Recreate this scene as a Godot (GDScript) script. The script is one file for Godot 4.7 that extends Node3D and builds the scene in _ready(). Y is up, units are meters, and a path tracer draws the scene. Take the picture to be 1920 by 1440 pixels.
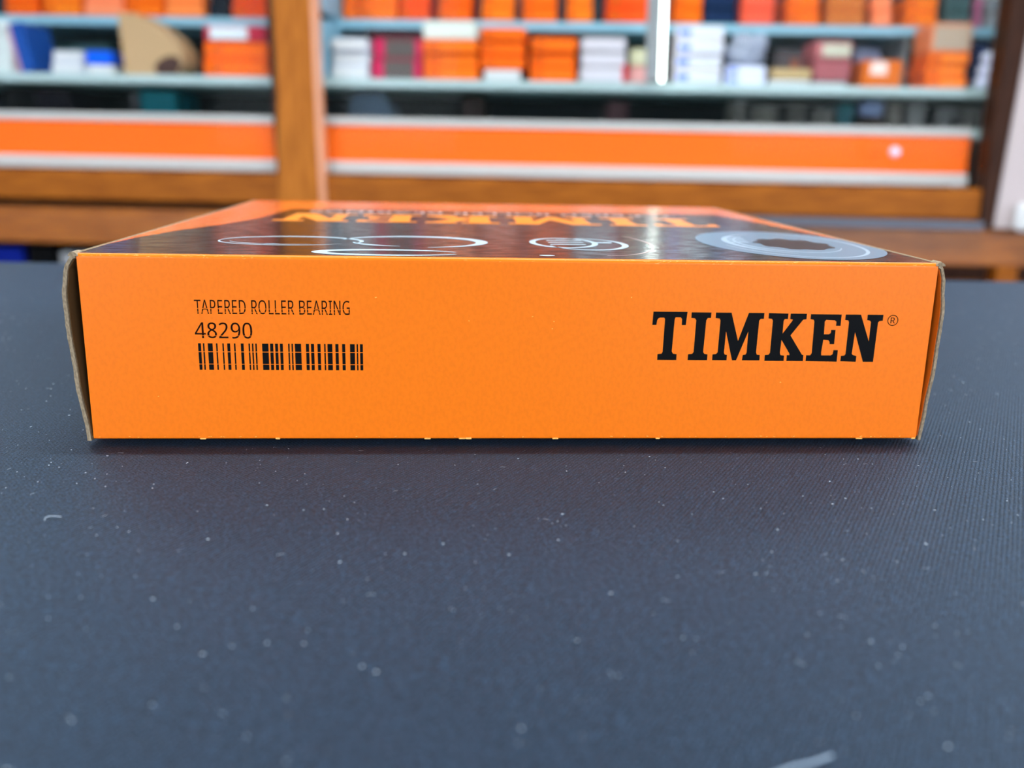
extends Node3D

# Lengths: metres. TABLE is the reference height of the table; the carton's front panel ends there and the cloth lies 1.3 mm lower.
const TABLE := 0.75
const CLOTH := TABLE - 0.0013
const CABINET_TURN := -2.8
const CABINET_AT := Vector3(-0.0011, 0.75, -1.5046)

var rng := RandomNumberGenerator.new()
var used := {}
var cab := Transform3D()
var M := {}


func _ready() -> void:
	rng.seed = 7
	# ---- camera
	var cam := Camera3D.new()
	cam.name = "camera"
	var lens := CameraAttributesPhysical.new()
	lens.frustum_focal_length = 29.17
	lens.frustum_focus_distance = 0.1985
	lens.exposure_aperture = 10.6
	lens.frustum_near = 0.01
	lens.frustum_far = 60.0
	cam.attributes = lens
	cam.position = Vector3(-0.0011, TABLE + 0.0625, 0.1954)
	cam.rotation_order = EULER_ORDER_YXZ
	cam.rotation_degrees = Vector3(-14.3847, 0, 1.1261)
	add_child(cam)
	cam.current = true
	# ---- sky, exposure
	var sky_look := ProceduralSkyMaterial.new()
	sky_look.sky_top_color = Color(0.80, 0.89, 1.0)
	sky_look.sky_horizon_color = Color(0.95, 0.97, 1.0)
	sky_look.ground_bottom_color = Color(0.42, 0.43, 0.44)
	sky_look.ground_horizon_color = Color(0.60, 0.62, 0.64)
	sky_look.sky_energy_multiplier = 3.2
	sky_look.ground_energy_multiplier = 2.2
	var sky := Sky.new()
	sky.sky_material = sky_look
	var env := Environment.new()
	env.background_mode = Environment.BG_SKY
	env.sky = sky
	env.tonemap_mode = Environment.TONE_MAPPER_LINEAR
	env.tonemap_exposure = 1.0
	env.sdfgi_enabled = true
	env.ssao_enabled = true
	env.ssil_enabled = true
	var we := WorldEnvironment.new()
	we.name = "world_environment"
	we.environment = env
	add_child(we)
	cab = Transform3D(Basis(Vector3.UP, deg_to_rad(CABINET_TURN)), CABINET_AT)
	materials()
	# ---- ceiling lamps: [place, energy]
	ceiling_lamp(Vector3(0.05, 2.66, -0.31), 5.2, "white ceiling tube lamp hanging over the table with the orange carton")
	room()
	table()
	cabinet()
	big_carton()
	shelf_goods()
	lint()


# ------------------------------------------------------------------ helpers
func called(n: String) -> String:
	var k: int = used.get(n, 0)
	used[n] = k + 1
	return n if k == 0 else "%s_%03d" % [n, k]


func tag(o: Node3D, label: String, category: String, group := "", kind := "") -> Node3D:
	if label:
		o.set_meta("label", label)
	if category:
		o.set_meta("category", category)
	if group:
		o.set_meta("group", group)
	if kind:
		o.set_meta("kind", kind)
	return o


func thing(n: String, label: String, category: String, at: Transform3D, group := "") -> Node3D:
	var o := Node3D.new()
	o.name = called(n)
	o.transform = at
	add_child(o)
	return tag(o, label, category, group)


func begin() -> SurfaceTool:
	var s := SurfaceTool.new()
	s.begin(Mesh.PRIMITIVE_TRIANGLES)
	s.set_smooth_group(-1)
	return s


func part(n: String, s: SurfaceTool, m: Material, parent: Node3D = null) -> MeshInstance3D:
	s.generate_normals()
	s.index()
	return put(n, s.commit(), m, parent)


func put(n: String, mesh: Mesh, m: Material, parent: Node3D = null) -> MeshInstance3D:
	var o := MeshInstance3D.new()
	o.mesh = mesh
	o.material_override = m
	if parent == null:
		o.name = called(n)
		add_child(o)
	else:
		var taken := 0
		for c in parent.get_children():
			if str(c.name) == n or str(c.name).begins_with(n + "_0"):
				taken += 1
		o.name = n if taken == 0 else "%s_%03d" % [n, taken]
		parent.add_child(o)
	return o


# a triangle whose front looks along n (Godot's fronts run clockwise)
func tri(s: SurfaceTool, a: Vector3, b: Vector3, c: Vector3, n: Vector3) -> void:
	if (b - a).cross(c - a).dot(n) > 0.0:
		s.add_vertex(a)
		s.add_vertex(c)
		s.add_vertex(b)
	else:
		s.add_vertex(a)
		s.add_vertex(b)
		s.add_vertex(c)


func quad(s: SurfaceTool, a: Vector3, b: Vector3, c: Vector3, d: Vector3, n: Vector3) -> void:
	tri(s, a, b, c, n)
	tri(s, a, c, d, n)


# a box from lo to hi with chamfered edges
func bevel_box(s: SurfaceTool, lo: Vector3, hi: Vector3, b: float) -> void:
	var mid := (lo + hi) / 2.0
	var h := (hi - lo) / 2.0
	b = minf(b, minf(h.x, minf(h.y, h.z)) * 0.9)
	var p := func(sg: Vector3, axis: int) -> Vector3:
		var q := h - Vector3(b, b, b)
		q[axis] = h[axis]
		return mid + q * sg
	for axis in 3:
		var u := (axis + 1) % 3
		var v := (axis + 2) % 3
		for side in [-1.0, 1.0]:
			var c := []
			for k in [[-1.0, -1.0], [1.0, -1.0], [1.0, 1.0], [-1.0, 1.0]]:
				var sg := Vector3.ONE
				sg[axis] = side
				sg[u] = k[0]
				sg[v] = k[1]
				c.append(p.call(sg, axis))
			var n := Vector3.ZERO
			n[axis] = side
			quad(s, c[0], c[1], c[2], c[3], n)
	for axis in 3:
		var u := (axis + 1) % 3
		var v := (axis + 2) % 3
		for k in [[-1.0, -1.0], [1.0, -1.0], [1.0, 1.0], [-1.0, 1.0]]:
			var s0 := Vector3.ONE
			s0[axis] = -1.0
			s0[u] = k[0]
			s0[v] = k[1]
			var s1 := s0
			s1[axis] = 1.0
			var n := Vector3.ZERO
			n[u] = k[0]
			n[v] = k[1]
			quad(s, p.call(s0, u), p.call(s1, u), p.call(s1, v), p.call(s0, v), n)
	for x in [-1.0, 1.0]:
		for y in [-1.0, 1.0]:
			for z in [-1.0, 1.0]:
				var sg := Vector3(x, y, z)
				tri(s, p.call(sg, 0), p.call(sg, 1), p.call(sg, 2), sg)


# the outline poly, laid out along ux and uy from o, drawn out along uz
func prism(s: SurfaceTool, poly: PackedVector2Array, o: Vector3, ux: Vector3, uy: Vector3, uz: Vector3, smooth := false) -> void:
	if Geometry2D.is_polygon_clockwise(poly):
		poly = poly.duplicate()
		poly.reverse()
	var n := poly.size()
	s.set_smooth_group(1 if smooth else -1)
	for i in n:
		var a := poly[i]
		var b := poly[(i + 1) % n]
		var p := o + ux * a.x + uy * a.y
		var q := o + ux * b.x + uy * b.y
		quad(s, p, q, q + uz, p + uz, ux * (b.y - a.y) - uy * (b.x - a.x))
	s.set_smooth_group(-1)
	var t := Geometry2D.triangulate_polygon(poly)
	for i in range(0, t.size(), 3):
		var c := []
		for k in 3:
			var a := poly[t[i + k]]
			c.append(o + ux * a.x + uy * a.y)
		tri(s, c[0], c[1], c[2], -uz)
		tri(s, c[0] + uz, c[1] + uz, c[2] + uz, uz)


# a flat print: the outline poly laid out along ux and uy from o
func flat(s: SurfaceTool, poly: PackedVector2Array, o: Vector3, ux: Vector3, uy: Vector3) -> void:
	var t := Geometry2D.triangulate_polygon(poly)
	for i in range(0, t.size(), 3):
		var c := []
		for k in 3:
			var a := poly[t[i + k]]
			c.append(o + ux * a.x + uy * a.y)
		tri(s, c[0], c[1], c[2], ux.cross(uy))


# a body turned round the y axis: profile of (radius, height), from the bottom up
func lathe(s: SurfaceTool, profile: Array, o: Vector3, seg := 24) -> void:
	s.set_smooth_group(1)
	for i in profile.size() - 1:
		var p: Vector2 = profile[i]
		var q: Vector2 = profile[i + 1]
		for k in seg:
			var a := TAU * k / seg
			var b := TAU * (k + 1) / seg
			var da := Vector3(cos(a), 0, sin(a))
			var db := Vector3(cos(b), 0, sin(b))
			var n := (da + db).normalized() * (q.y - p.y) + Vector3.UP * (p.x - q.x)
			var v := [o + da * p.x + Vector3.UP * p.y, o + db * p.x + Vector3.UP * p.y, o + db * q.x + Vector3.UP * q.y, o + da * q.x + Vector3.UP * q.y]
			if q.x > 1e-6:
				tri(s, v[0], v[2], v[3], n)
			if p.x > 1e-6:
				tri(s, v[0], v[1], v[2], n)


# a round tube along the points
func tube(s: SurfaceTool, pts: Array, r: float, seg := 8) -> void:
	s.set_smooth_group(1)
	var rings := []
	for i in pts.size():
		var d: Vector3 = (pts[mini(i + 1, pts.size() - 1)] - pts[maxi(i - 1, 0)]).normalized()
		var u := d.cross(Vector3.UP if absf(d.y) < 0.9 else Vector3.RIGHT).normalized()
		var v := d.cross(u)
		var ring := []
		for k in seg:
			var a := TAU * k / seg
			ring.append(pts[i] + (u * cos(a) + v * sin(a)) * r)
		rings.append(ring)
	for i in pts.size() - 1:
		for k in seg:
			var l := (k + 1) % seg
			var mid: Vector3 = (pts[i] + pts[i + 1]) / 2.0
			var f: Vector3 = (rings[i][k] + rings[i + 1][l]) / 2.0
			quad(s, rings[i][k], rings[i][l], rings[i + 1][l], rings[i + 1][k], f - mid)
	s.set_smooth_group(-1)
	for end in [0, pts.size() - 1]:
		var n: Vector3 = pts[end] - pts[1 if end == 0 else end - 1]
		for k in seg:
			tri(s, pts[end], rings[end][k], rings[end][(k + 1) % seg], n)


func ellipse(c: Vector2, rx: float, ry: float, turn := 0.0, seg := 48) -> PackedVector2Array:
	var out := PackedVector2Array()
	for k in seg:
		var a := TAU * k / seg
		out.append(c + Vector2(rx * cos(a), ry * sin(a)).rotated(turn))
	return out


# a printed stroke along an arc of an ellipse, of a width that swells from w0 at its ends to w1 in its middle
func arc_stroke(s: SurfaceTool, c: Vector2, rx: float, ry: float, from: float, to: float, w0: float, w1: float, o: Vector3, ux: Vector3, uy: Vector3) -> void:
	var n := 64
	var before := []
	for k in n + 1:
		var f := float(k) / n
		var a := deg_to_rad(lerpf(from, to, f))
		var w := lerpf(w0, w1, sin(PI * f)) / 2.0
		var p := c + Vector2((rx + w) * cos(a), (ry + w) * sin(a))
		var q := c + Vector2((rx - w) * cos(a), (ry - w) * sin(a))
		var now := [o + ux * p.x + uy * p.y, o + ux * q.x + uy * q.y]
		if before:
			quad(s, before[0], now[0], now[1], before[1], ux.cross(uy))
		before = now


# the front of a line of text as flat triangles; bands of y (0 baseline, 1 capital height) where the print is missing are cut out
func words(s: SurfaceTool, text: String, font: String, width: float, height: float, o: Vector3, ux: Vector3, uy: Vector3, missing := []) -> void:
	var f := SystemFont.new()
	f.font_names = PackedStringArray([font])
	var t := TextMesh.new()
	t.font = f
	t.text = text
	t.font_size = 64
	t.pixel_size = 0.01
	t.depth = 0.02
	t.curve_step = 1.0
	var a := t.get_mesh_arrays()
	var v: PackedVector3Array = a[Mesh.ARRAY_VERTEX]
	var nn: PackedVector3Array = a[Mesh.ARRAY_NORMAL]
	var ix: PackedInt32Array = a[Mesh.ARRAY_INDEX]
	var lo := Vector2(1e9, 1e9)
	var hi := -lo
	for p in v:
		lo = lo.min(Vector2(p.x, p.y))
		hi = hi.max(Vector2(p.x, p.y))
	var size := hi - lo
	var cuts := [-1.0]
	for m in missing:
		cuts.append(m[0])
		cuts.append(m[1])
	cuts.append(2.0)
	for i in range(0, ix.size(), 3):
		if nn[ix[i]].z < 0.5:
			continue
		var c := PackedVector2Array()
		for k in 3:
			var p := v[ix[i + k]]
			c.append(Vector2((p.x - lo.x) / size.x, (p.y - lo.y) / size.y))
		for b in range(0, cuts.size(), 2):
			var piece := between(c, cuts[b], cuts[b + 1])
			for k in range(1, piece.size() - 1):
				var q := []
				for j in [0, k, k + 1]:
					q.append(o + ux * (piece[j].x * width) + uy * (piece[j].y * height))
				tri(s, q[0], q[1], q[2], ux.cross(uy))


func between(poly: PackedVector2Array, y0: float, y1: float) -> PackedVector2Array:
	for side in 2:
		var out := PackedVector2Array()
		for i in poly.size():
			var p := poly[i]
			var q := poly[(i + 1) % poly.size()]
			var dp := p.y - y0 if side == 0 else y1 - p.y
			var dq := q.y - y0 if side == 0 else y1 - q.y
			if dp >= 0.0:
				out.append(p)
			if (dp > 0.0 and dq < 0.0) or (dp < 0.0 and dq > 0.0):
				out.append(p.lerp(q, dp / (dp - dq)))
		poly = out
	return poly


# ------------------------------------------------------------------ materials
func mat(c: Color, rough: float, more := {}) -> StandardMaterial3D:
	var m := StandardMaterial3D.new()
	m.albedo_color = c
	m.roughness = rough
	for k in more:
		m.set(k, more[k])
	return m


func noise_texture(freq: float, lo: Color, hi: Color, size := 256, octaves := 4, as_normal := false, bump := 4.0, kind := FastNoiseLite.TYPE_SIMPLEX_SMOOTH) -> NoiseTexture2D:
	var n := FastNoiseLite.new()
	n.noise_type = kind
	n.frequency = freq
	n.fractal_octaves = octaves
	n.seed = 11 + int(freq * 1000.0)
	var t := NoiseTexture2D.new()
	t.width = size
	t.height = size
	t.seamless = true
	t.noise = n
	t.generate_mipmaps = false
	if as_normal:
		t.as_normal_map = true
		t.bump_strength = bump
	else:
		var g := Gradient.new()
		g.set_color(0, lo)
		g.set_color(1, hi)
		t.color_ramp = g
	return t


func twill() -> Array:
	# a tile of 24 mm: 32 diagonal ridges of uneven stitches, with fuzz and mottling
	var n := 1024
	var coarse := FastNoiseLite.new()
	coarse.frequency = 0.02
	coarse.fractal_octaves = 4
	coarse.seed = 22
	var mottle := coarse.get_seamless_image(n, n)
	mottle.convert(Image.FORMAT_L8)
	# short worn fibres, drawn round the tile's edges
	var f := PackedByteArray()
	f.resize(n * n)
	var r := RandomNumberGenerator.new()
	r.seed = 5
	for k in 15000:
		var p := Vector2(r.randf() * n, r.randf() * n)
		var d := Vector2.from_angle(r.randf() * TAU)
		var bend := r.randf_range(-0.12, 0.12)
		var tone := int(255.0 * (0.12 + 0.6 * pow(r.randf(), 2.5)))
		for m in r.randi_range(3, 14):
			for q in 2:
				var i := ((int(p.y) + q) & (n - 1)) * n + (int(p.x) & (n - 1))
				f[i] = maxi(f[i], tone)
			p = (p + d * 1.4).posmod(n)
			d = d.rotated(bend)
	var g := mottle.get_data()
	var h := PackedByteArray()
	var c := PackedByteArray()
	h.resize(n * n)
	c.resize(n * n)
	var ridge := PackedFloat32Array()
	for k in 32:
		ridge.append(sin(PI * (k + 0.5) / 32.0))
	for y in n:
		for x in n:
			var i := y * n + x
			var u := (x + (g[i] >> 4)) & 31
			var st := ridge[(y + (x >> 5) * 13) & 31]
			var z := ridge[u] * (0.55 + 0.45 * st)
			var fz := f[i] / 255.0
			h[i] = int(clampf(z * 0.66 + fz * 0.34, 0.0, 1.0) * 255.0)
			# pale worn fibres stand out of the dark yarn
			var t := 0.21 + 0.20 * (g[i] / 255.0 - 0.5) + 0.18 * z + 1.0 * fz
			c[i] = int(clampf(t, 0.05, 1.0) * 255.0)
	var hi := Image.create_from_data(n, n, false, Image.FORMAT_L8, h)
	var ci := Image.create_from_data(n, n, false, Image.FORMAT_L8, c)
	hi.convert(Image.FORMAT_RGBA8)
	ci.convert(Image.FORMAT_RGBA8)
	hi.bump_map_to_normal_map(9.0)
	return [ImageTexture.create_from_image(ci), ImageTexture.create_from_image(hi)]


func wood(base: Color, dark: Color, along: Vector3) -> StandardMaterial3D:
	var m := mat(Color.WHITE, 0.45, {"metallic_specular": 0.22})
	m.albedo_texture = noise_texture(0.02, dark, base, 256, 5)
	m.uv1_triplanar = true
	m.uv1_scale = along
	return m


func materials() -> void:
	M.print_orange = mat(Color(1.0, 0.485, 0.06), 0.36, {"metallic_specular": 0.33})
	M.print_orange.normal_enabled = true
	M.print_orange.normal_texture = noise_texture(0.02, Color.BLACK, Color.WHITE, 512, 4, true, 3.0)
	M.print_orange.normal_scale = 0.12
	M.print_orange.albedo_texture = noise_texture(0.03, Color(0.955, 0.945, 0.93), Color(1, 1, 1), 512, 4)
	M.print_orange.uv1_triplanar = true
	M.print_orange.uv1_scale = Vector3(55, 40, 55)
	M.gloss_orange = mat(Color(0.96, 0.45, 0.14), 0.3)
	M.gloss_black = mat(Color(0.075, 0.062, 0.075), 0.14)
	for g in [M.gloss_black, M.gloss_orange]:
		g.normal_enabled = true
		g.normal_texture = noise_texture(0.05, Color.BLACK, Color.WHITE, 512, 4, true, 2.5)
		g.metallic_specular = 0.48 if g == M.gloss_black else 0.65
		g.normal_scale = 0.10
		g.roughness = 1.0
		g.roughness_texture = noise_texture(0.012, Color(0.05, 0.05, 0.05), Color(0.25, 0.25, 0.25), 512, 5)
		g.uv1_triplanar = true
		g.uv1_scale = Vector3(18, 18, 40)
	M.ink = mat(Color(0.04, 0.04, 0.045), 0.5, {"metallic_specular": 0.18})
	M.ink_brown = mat(Color(0.11, 0.02, 0.015), 0.5, {"metallic_specular": 0.15})
	M.top_lettering = mat(Color(1.0, 0.56, 0.16), 0.3)
	M.top_white = mat(Color(0.93, 0.80, 0.78), 0.3)
	M.silver = mat(Color(0.74, 0.82, 0.86), 0.25)
	M.steel_blue = mat(Color(0.46, 0.54, 0.61), 0.25)
	M.steel_light = mat(Color(0.66, 0.74, 0.80), 0.25)
	M.dark_hole = mat(Color(0.20, 0.17, 0.17), 0.3)
	M.kraft = mat(Color.WHITE, 0.9)
	M.kraft.albedo_texture = noise_texture(0.05, Color(0.46, 0.39, 0.30), Color(0.70, 0.61, 0.48), 256, 4)
	M.kraft.uv1_triplanar = true
	M.kraft.uv1_scale = Vector3(120, 60, 60)
	M.kraft_inside = mat(Color(0.42, 0.30, 0.18), 0.95, {"metallic_specular": 0.1})
	M.flap_orange = mat(Color(0.93, 0.42, 0.08), 0.7, {"metallic_specular": 0.2})
	M.worn = mat(Color(1.0, 0.74, 0.38), 0.5)
	var tw := twill()
	M.cloth = mat(Color(0.31, 0.46, 0.61), 0.55, {"metallic_specular": 0.26})
	M.cloth.albedo_texture = tw[0]
	M.cloth.normal_enabled = true
	M.cloth.normal_texture = tw[1]
	M.cloth.normal_scale = 0.7
	M.cloth.rim_enabled = true
	M.cloth.rim = 0.08
	M.lint = mat(Color(0.72, 0.76, 0.80), 0.8)
	M.thread = mat(Color(0.56, 0.62, 0.68), 0.8)
	M.table_wood = wood(Color(0.45, 0.30, 0.18), Color(0.33, 0.21, 0.12), Vector3(2, 2, 12))
	var light_wood := Color(0.66, 0.375, 0.10)
	var dark_wood := Color(0.50, 0.26, 0.045)
	M.wood_flat = wood(light_wood, dark_wood, Vector3(2, 14, 14))
	M.wood_tall = wood(Color(0.72, 0.43, 0.14), Color(0.58, 0.32, 0.075), Vector3(14, 2, 14))
	M.wood_gloss = wood(light_wood, dark_wood, Vector3(2, 14, 14))
	M.wood_gloss.roughness = 0.30
	M.wood_gloss.metallic_specular = 0.45
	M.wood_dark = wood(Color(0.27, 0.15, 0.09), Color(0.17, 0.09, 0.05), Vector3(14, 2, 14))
	M.aluminium = mat(Color(0.36, 0.37, 0.41), 0.45, {"metallic": 0.4})
	M.shelf_paint = mat(Color(0.66, 0.755, 0.755), 0.45)
	M.shelf_blue = mat(Color(0.52, 0.72, 0.80), 0.45)
	M.fascia = mat(Color(0.98, 0.42, 0.10), 0.45, {"metallic_specular": 0.18})
	M.white_edge = mat(Color(0.76, 0.755, 0.74), 0.4, {"metallic_specular": 0.3})
	M.back_panel = mat(Color(0.10, 0.135, 0.17), 0.8)
	M.pane = mat(Color(0.3, 0.36, 0.35, 0.012), 0.02, {"transparency": BaseMaterial3D.TRANSPARENCY_ALPHA, "metallic_specular": 0.06})
	M.window_pane = mat(Color(0.3, 0.36, 0.35, 0.012), 0.02, {"transparency": BaseMaterial3D.TRANSPARENCY_ALPHA, "metallic_specular": 0.06})
	M.wall_paint = mat(Color.WHITE, 0.85)
	M.wall_paint.albedo_texture = noise_texture(0.01, Color(0.80, 0.77, 0.74), Color(0.86, 0.83, 0.80), 256, 4)
	M.wall_paint.uv1_triplanar = true
	M.wall_dark = mat(Color(0.20, 0.16, 0.13), 0.8)
	M.pinkish = mat(Color(0.72, 0.66, 0.65), 0.7)
	M.plaster = mat(Color(0.86, 0.86, 0.85), 0.9)
	M.floor_tile = mat(Color(0.45, 0.43, 0.41), 0.4)
	M.white_metal = mat(Color(0.85, 0.85, 0.85), 0.4)
	M.lamp_grey = mat(Color(0.52, 0.54, 0.55), 0.5)
	M.lamp_glow = mat(Color.WHITE, 0.4, {"emission_enabled": true, "emission": Color(0.95, 1.0, 0.97), "emission_energy_multiplier": 8.0})
	M.glint_white = mat(Color(0.97, 0.86, 0.95), 0.3)  # near-white tone that stands for a glint
	M.painted_edge = mat(Color(0.83, 0.56, 0.40), 0.35)  # pale tone of the highlight painted on the post


# ------------------------------------------------------------------ room
func struct(n: String, s: SurfaceTool, m: Material, parent: Node3D = null) -> MeshInstance3D:
	var o := part(n, s, m, parent)
	if parent == null:
		tag(o, "", "", "", "structure")
	return o


func room() -> void:
	var x0 := -2.6
	var x1 := 2.7
	var z0 := -2.2
	var z1 := 2.4
	var top := 3.35
	var s := begin()
	bevel_box(s, Vector3(x0 - 0.15, -0.12, z0 - 0.15), Vector3(x1 + 0.15, 0, z1 + 0.15), 0.001)
	struct("floor", s, M.floor_tile)
	s = begin()
	bevel_box(s, Vector3(x0 - 0.15, top, z0 - 0.15), Vector3(x1 + 0.15, top + 0.12, z1 + 0.15), 0.001)
	struct("ceiling", s, M.plaster)
	# daylight: unseen windows and a glass door, added and shaped for their light
	wall("wall_back", Vector3(x0, 0, z0 - 0.15), Vector3.RIGHT, x1 - x0, Vector3(0, 0, 0.15), top, [[0.15, 1.35, 1.9, 3.2], [3.65, 5.2, 1.9, 3.2]], M.wall_paint)
	wall("wall_front", Vector3(x0, 0, z1), Vector3.RIGHT, x1 - x0, Vector3(0, 0, 0.15), top, [[0.3, 1.9, 0.6, 2.1], [3.4, 5.0, 0.02, 2.1]], M.wall_dark)
	wall("wall_left", Vector3(x0 - 0.15, 0, z1 + 0.15), Vector3.FORWARD, z1 - z0 + 0.3, Vector3(0.15, 0, 0), top, [[3.45, 4.45, 1.0, 2.5]], M.wall_paint)
	wall("wall_right", Vector3(x1, 0, z1 + 0.15), Vector3.FORWARD, z1 - z0 + 0.3, Vector3(0.15, 0, 0), top, [[2.85, 4.45, 0.9, 2.9]], M.wall_paint)
	glazing("added_window_1", x0 + 0.3, x0 + 1.9, 0.6, 2.1, z1 + 0.04)
	glazing("added_door_1", x0 + 3.4, x0 + 5.0, 0.02, 2.1, z1 + 0.04)
	glazing("added_window_2", x0 + 0.15, x0 + 1.35, 1.9, 3.2, z0 - 0.12)
	glazing("added_window_3", x0 + 3.65, x0 + 5.2, 1.9, 3.2, z0 - 0.12)
	# side windows, also added for their light, turned into their walls
	for g in [["added_window_4", 1.6, 0.9, 2.9, x1 + 0.06, -1.1], ["added_window_5", 1.0, 1.0, 2.5, x0 - 0.12, -1.4]]:
		var o := glazing(g[0], -g[1] / 2.0, g[1] / 2.0, g[2], g[3], 0.0)
		o.transform = Transform3D(Basis(Vector3.UP, PI / 2.0), Vector3(g[4], 0, g[5]))
	# pale pier to the right of the cabinet
	s = begin()
	prism(s, PackedVector2Array([Vector2(0.836, -0.062), Vector2(0.870, 0.9), Vector2(1.35, 0.9), Vector2(1.35, -0.062)]), cab * Vector3(0, 0, 0.012), cab.basis.x, cab.basis.y, cab.basis.z * -0.03)
	var pier := struct("wall_pier", s, M.pinkish)
	pier.set_meta("label", "pale pinkish wall panel to the right of the cabinet's dark post")


# a wall from o along a direction, with openings [from, to, sill, head]
func wall(n: String, o: Vector3, along: Vector3, length: float, thick: Vector3, high: float, openings: Array, m: Material) -> void:
	var s := begin()
	var pieces := []
	var at := 0.0
	for g in openings:
		pieces.append([at, g[0], 0.0, high])
		pieces.append([g[0], g[1], 0.0, g[2]])
		pieces.append([g[0], g[1], g[3], high])
		at = g[1]
	pieces.append([at, length, 0.0, high])
	for q in pieces:
		var a: Vector3 = o + along * q[0] + Vector3.UP * q[2]
		var b: Vector3 = o + along * q[1] + Vector3.UP * q[3] + thick
		bevel_box(s, a.min(b), a.max(b), 0.001)
	struct(n, s, m)


func glazing(n: String, w0: float, w1: float, sill: float, head: float, z: float) -> MeshInstance3D:
	var s := begin()
	for k in 3:
		var x := lerpf(w0 + 0.03, w1 - 0.03, k / 2.0)
		bevel_box(s, Vector3(x - 0.03, sill, z), Vector3(x + 0.03, head, z + 0.06), 0.003)
	bevel_box(s, Vector3(w0, sill, z), Vector3(w1, sill + 0.05, z + 0.06), 0.003)
	bevel_box(s, Vector3(w0, head - 0.05, z), Vector3(w1, head, z + 0.06), 0.003)
	var w := struct(n, s, M.white_metal)
	for k in 2:
		s = begin()
		bevel_box(s, Vector3(lerpf(w0, w1, k / 2.0) + 0.03, sill + 0.05, z + 0.027), Vector3(lerpf(w0, w1, (k + 1) / 2.0) - 0.03, head - 0.05, z + 0.033), 0.0005)
		part("pane", s, M.window_pane, w)
	return w


func ceiling_lamp(at: Vector3, energy: float, label: String) -> void:
	var o := thing("ceiling_lamp", label, "lamp", Transform3D(Basis(), at))
	var s := begin()
	bevel_box(s, Vector3(-0.63, 0.02, -0.03), Vector3(0.63, 0.06, 0.03), 0.006)
	for x in [-0.615, 0.615]:
		bevel_box(s, Vector3(x - 0.012, -0.016, -0.016), Vector3(x + 0.012, 0.03, 0.016), 0.004)
	for x in [-0.4, 0.4]:
		bevel_box(s, Vector3(x - 0.006, 0.055, -0.006), Vector3(x + 0.006, 3.35 - at.y, 0.006), 0.001)
	part("housing", s, M.white_metal, o)
	s = begin()
	tube(s, [Vector3(-0.6, 0, 0), Vector3(0.6, 0, 0)], 0.013, 16)
	part("tube", s, M.lamp_glow, o)
	var l := AreaLight3D.new()
	l.name = "light"
	l.area_size = Vector2(1.2, 0.026)
	l.position = Vector3(0, -0.0145, 0)
	l.rotation_degrees = Vector3(-90, 0, 0)
	l.light_energy = energy
	l.light_color = Color(0.97, 1.0, 0.98)
	l.area_range = 8.0
	l.area_attenuation = 2.0
	l.shadow_enabled = true
	o.add_child(l)


# ------------------------------------------------------------------ table
func table() -> void:
	var t := thing("table", "long table under the dark blue cloth", "table", Transform3D(Basis(), Vector3(0, 0, 0.05)))
	var s := begin()
	bevel_box(s, Vector3(-0.70, 0.715, -0.335), Vector3(0.70, CLOTH - 0.0012, 0.42), 0.003)
	part("tabletop", s, M.table_wood, t)
	for x in [-0.64, 0.64]:
		for z in [-0.28, 0.36]:
			s = begin()
			bevel_box(s, Vector3(x - 0.025, 0, z - 0.025), Vector3(x + 0.025, 0.715, z + 0.025), 0.004)
			part("leg", s, M.table_wood, t)
	# the cloth: over the top, down the far and the near edge; uv in tiles of 24 mm, turned so that the twill runs off to the right
	s = begin()
	s.set_smooth_group(1)
	var path := [Vector2(-0.2905, CLOTH - 0.22)]
	for k in 7:
		var a := PI - PI / 2.0 * k / 6.0
		path.append(Vector2(-0.2865 + 0.004 * cos(a), CLOTH - 0.004 + 0.004 * sin(a)))
	path.append(Vector2(-0.15, CLOTH))
	path.append(Vector2(0.0, CLOTH))
	path.append(Vector2(0.2, CLOTH))
	for k in 7:
		var a := PI / 2.0 - PI / 2.0 * k / 6.0
		path.append(Vector2(0.476 + 0.004 * cos(a), CLOTH - 0.004 + 0.004 * sin(a)))
	path.append(Vector2(0.482, CLOTH - 0.25))
	var turn := deg_to_rad(28.0)
	var along := 0.0
	for i in path.size() - 1:
		var p: Vector2 = path[i]
		var q: Vector2 = path[i + 1]
		var next := along + p.distance_to(q)
		for k in 12:
			var xa := lerpf(-0.703, 0.703, k / 12.0)
			var xb := lerpf(-0.703, 0.703, (k + 1) / 12.0)
			var c := [Vector3(xa, p.y, p.x), Vector3(xb, p.y, p.x), Vector3(xb, q.y, q.x), Vector3(xa, q.y, q.x)]
			var w := [Vector2(xa, along), Vector2(xb, along), Vector2(xb, next), Vector2(xa, next)]
			for j in [[0, 1, 2], [0, 2, 3]]:
				for m in j:
					var d: Vector2 = w[m]
					s.set_uv(Vector2(d.x * cos(turn) + d.y * sin(turn), d.x * sin(turn) - d.y * cos(turn)) / 0.024)
					s.add_vertex(c[m])
		along = next
	s.generate_normals()
	s.generate_tangents()
	s.index()
	tag(put("tablecloth", s.commit(), M.cloth), "dark blue twill cloth spread over the table under the big orange carton", "tablecloth")


# ------------------------------------------------------------------ the big carton
func v(x: float, y: float, z: float) -> Vector3:
	return Vector3(x, y, z) * 0.001


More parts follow.
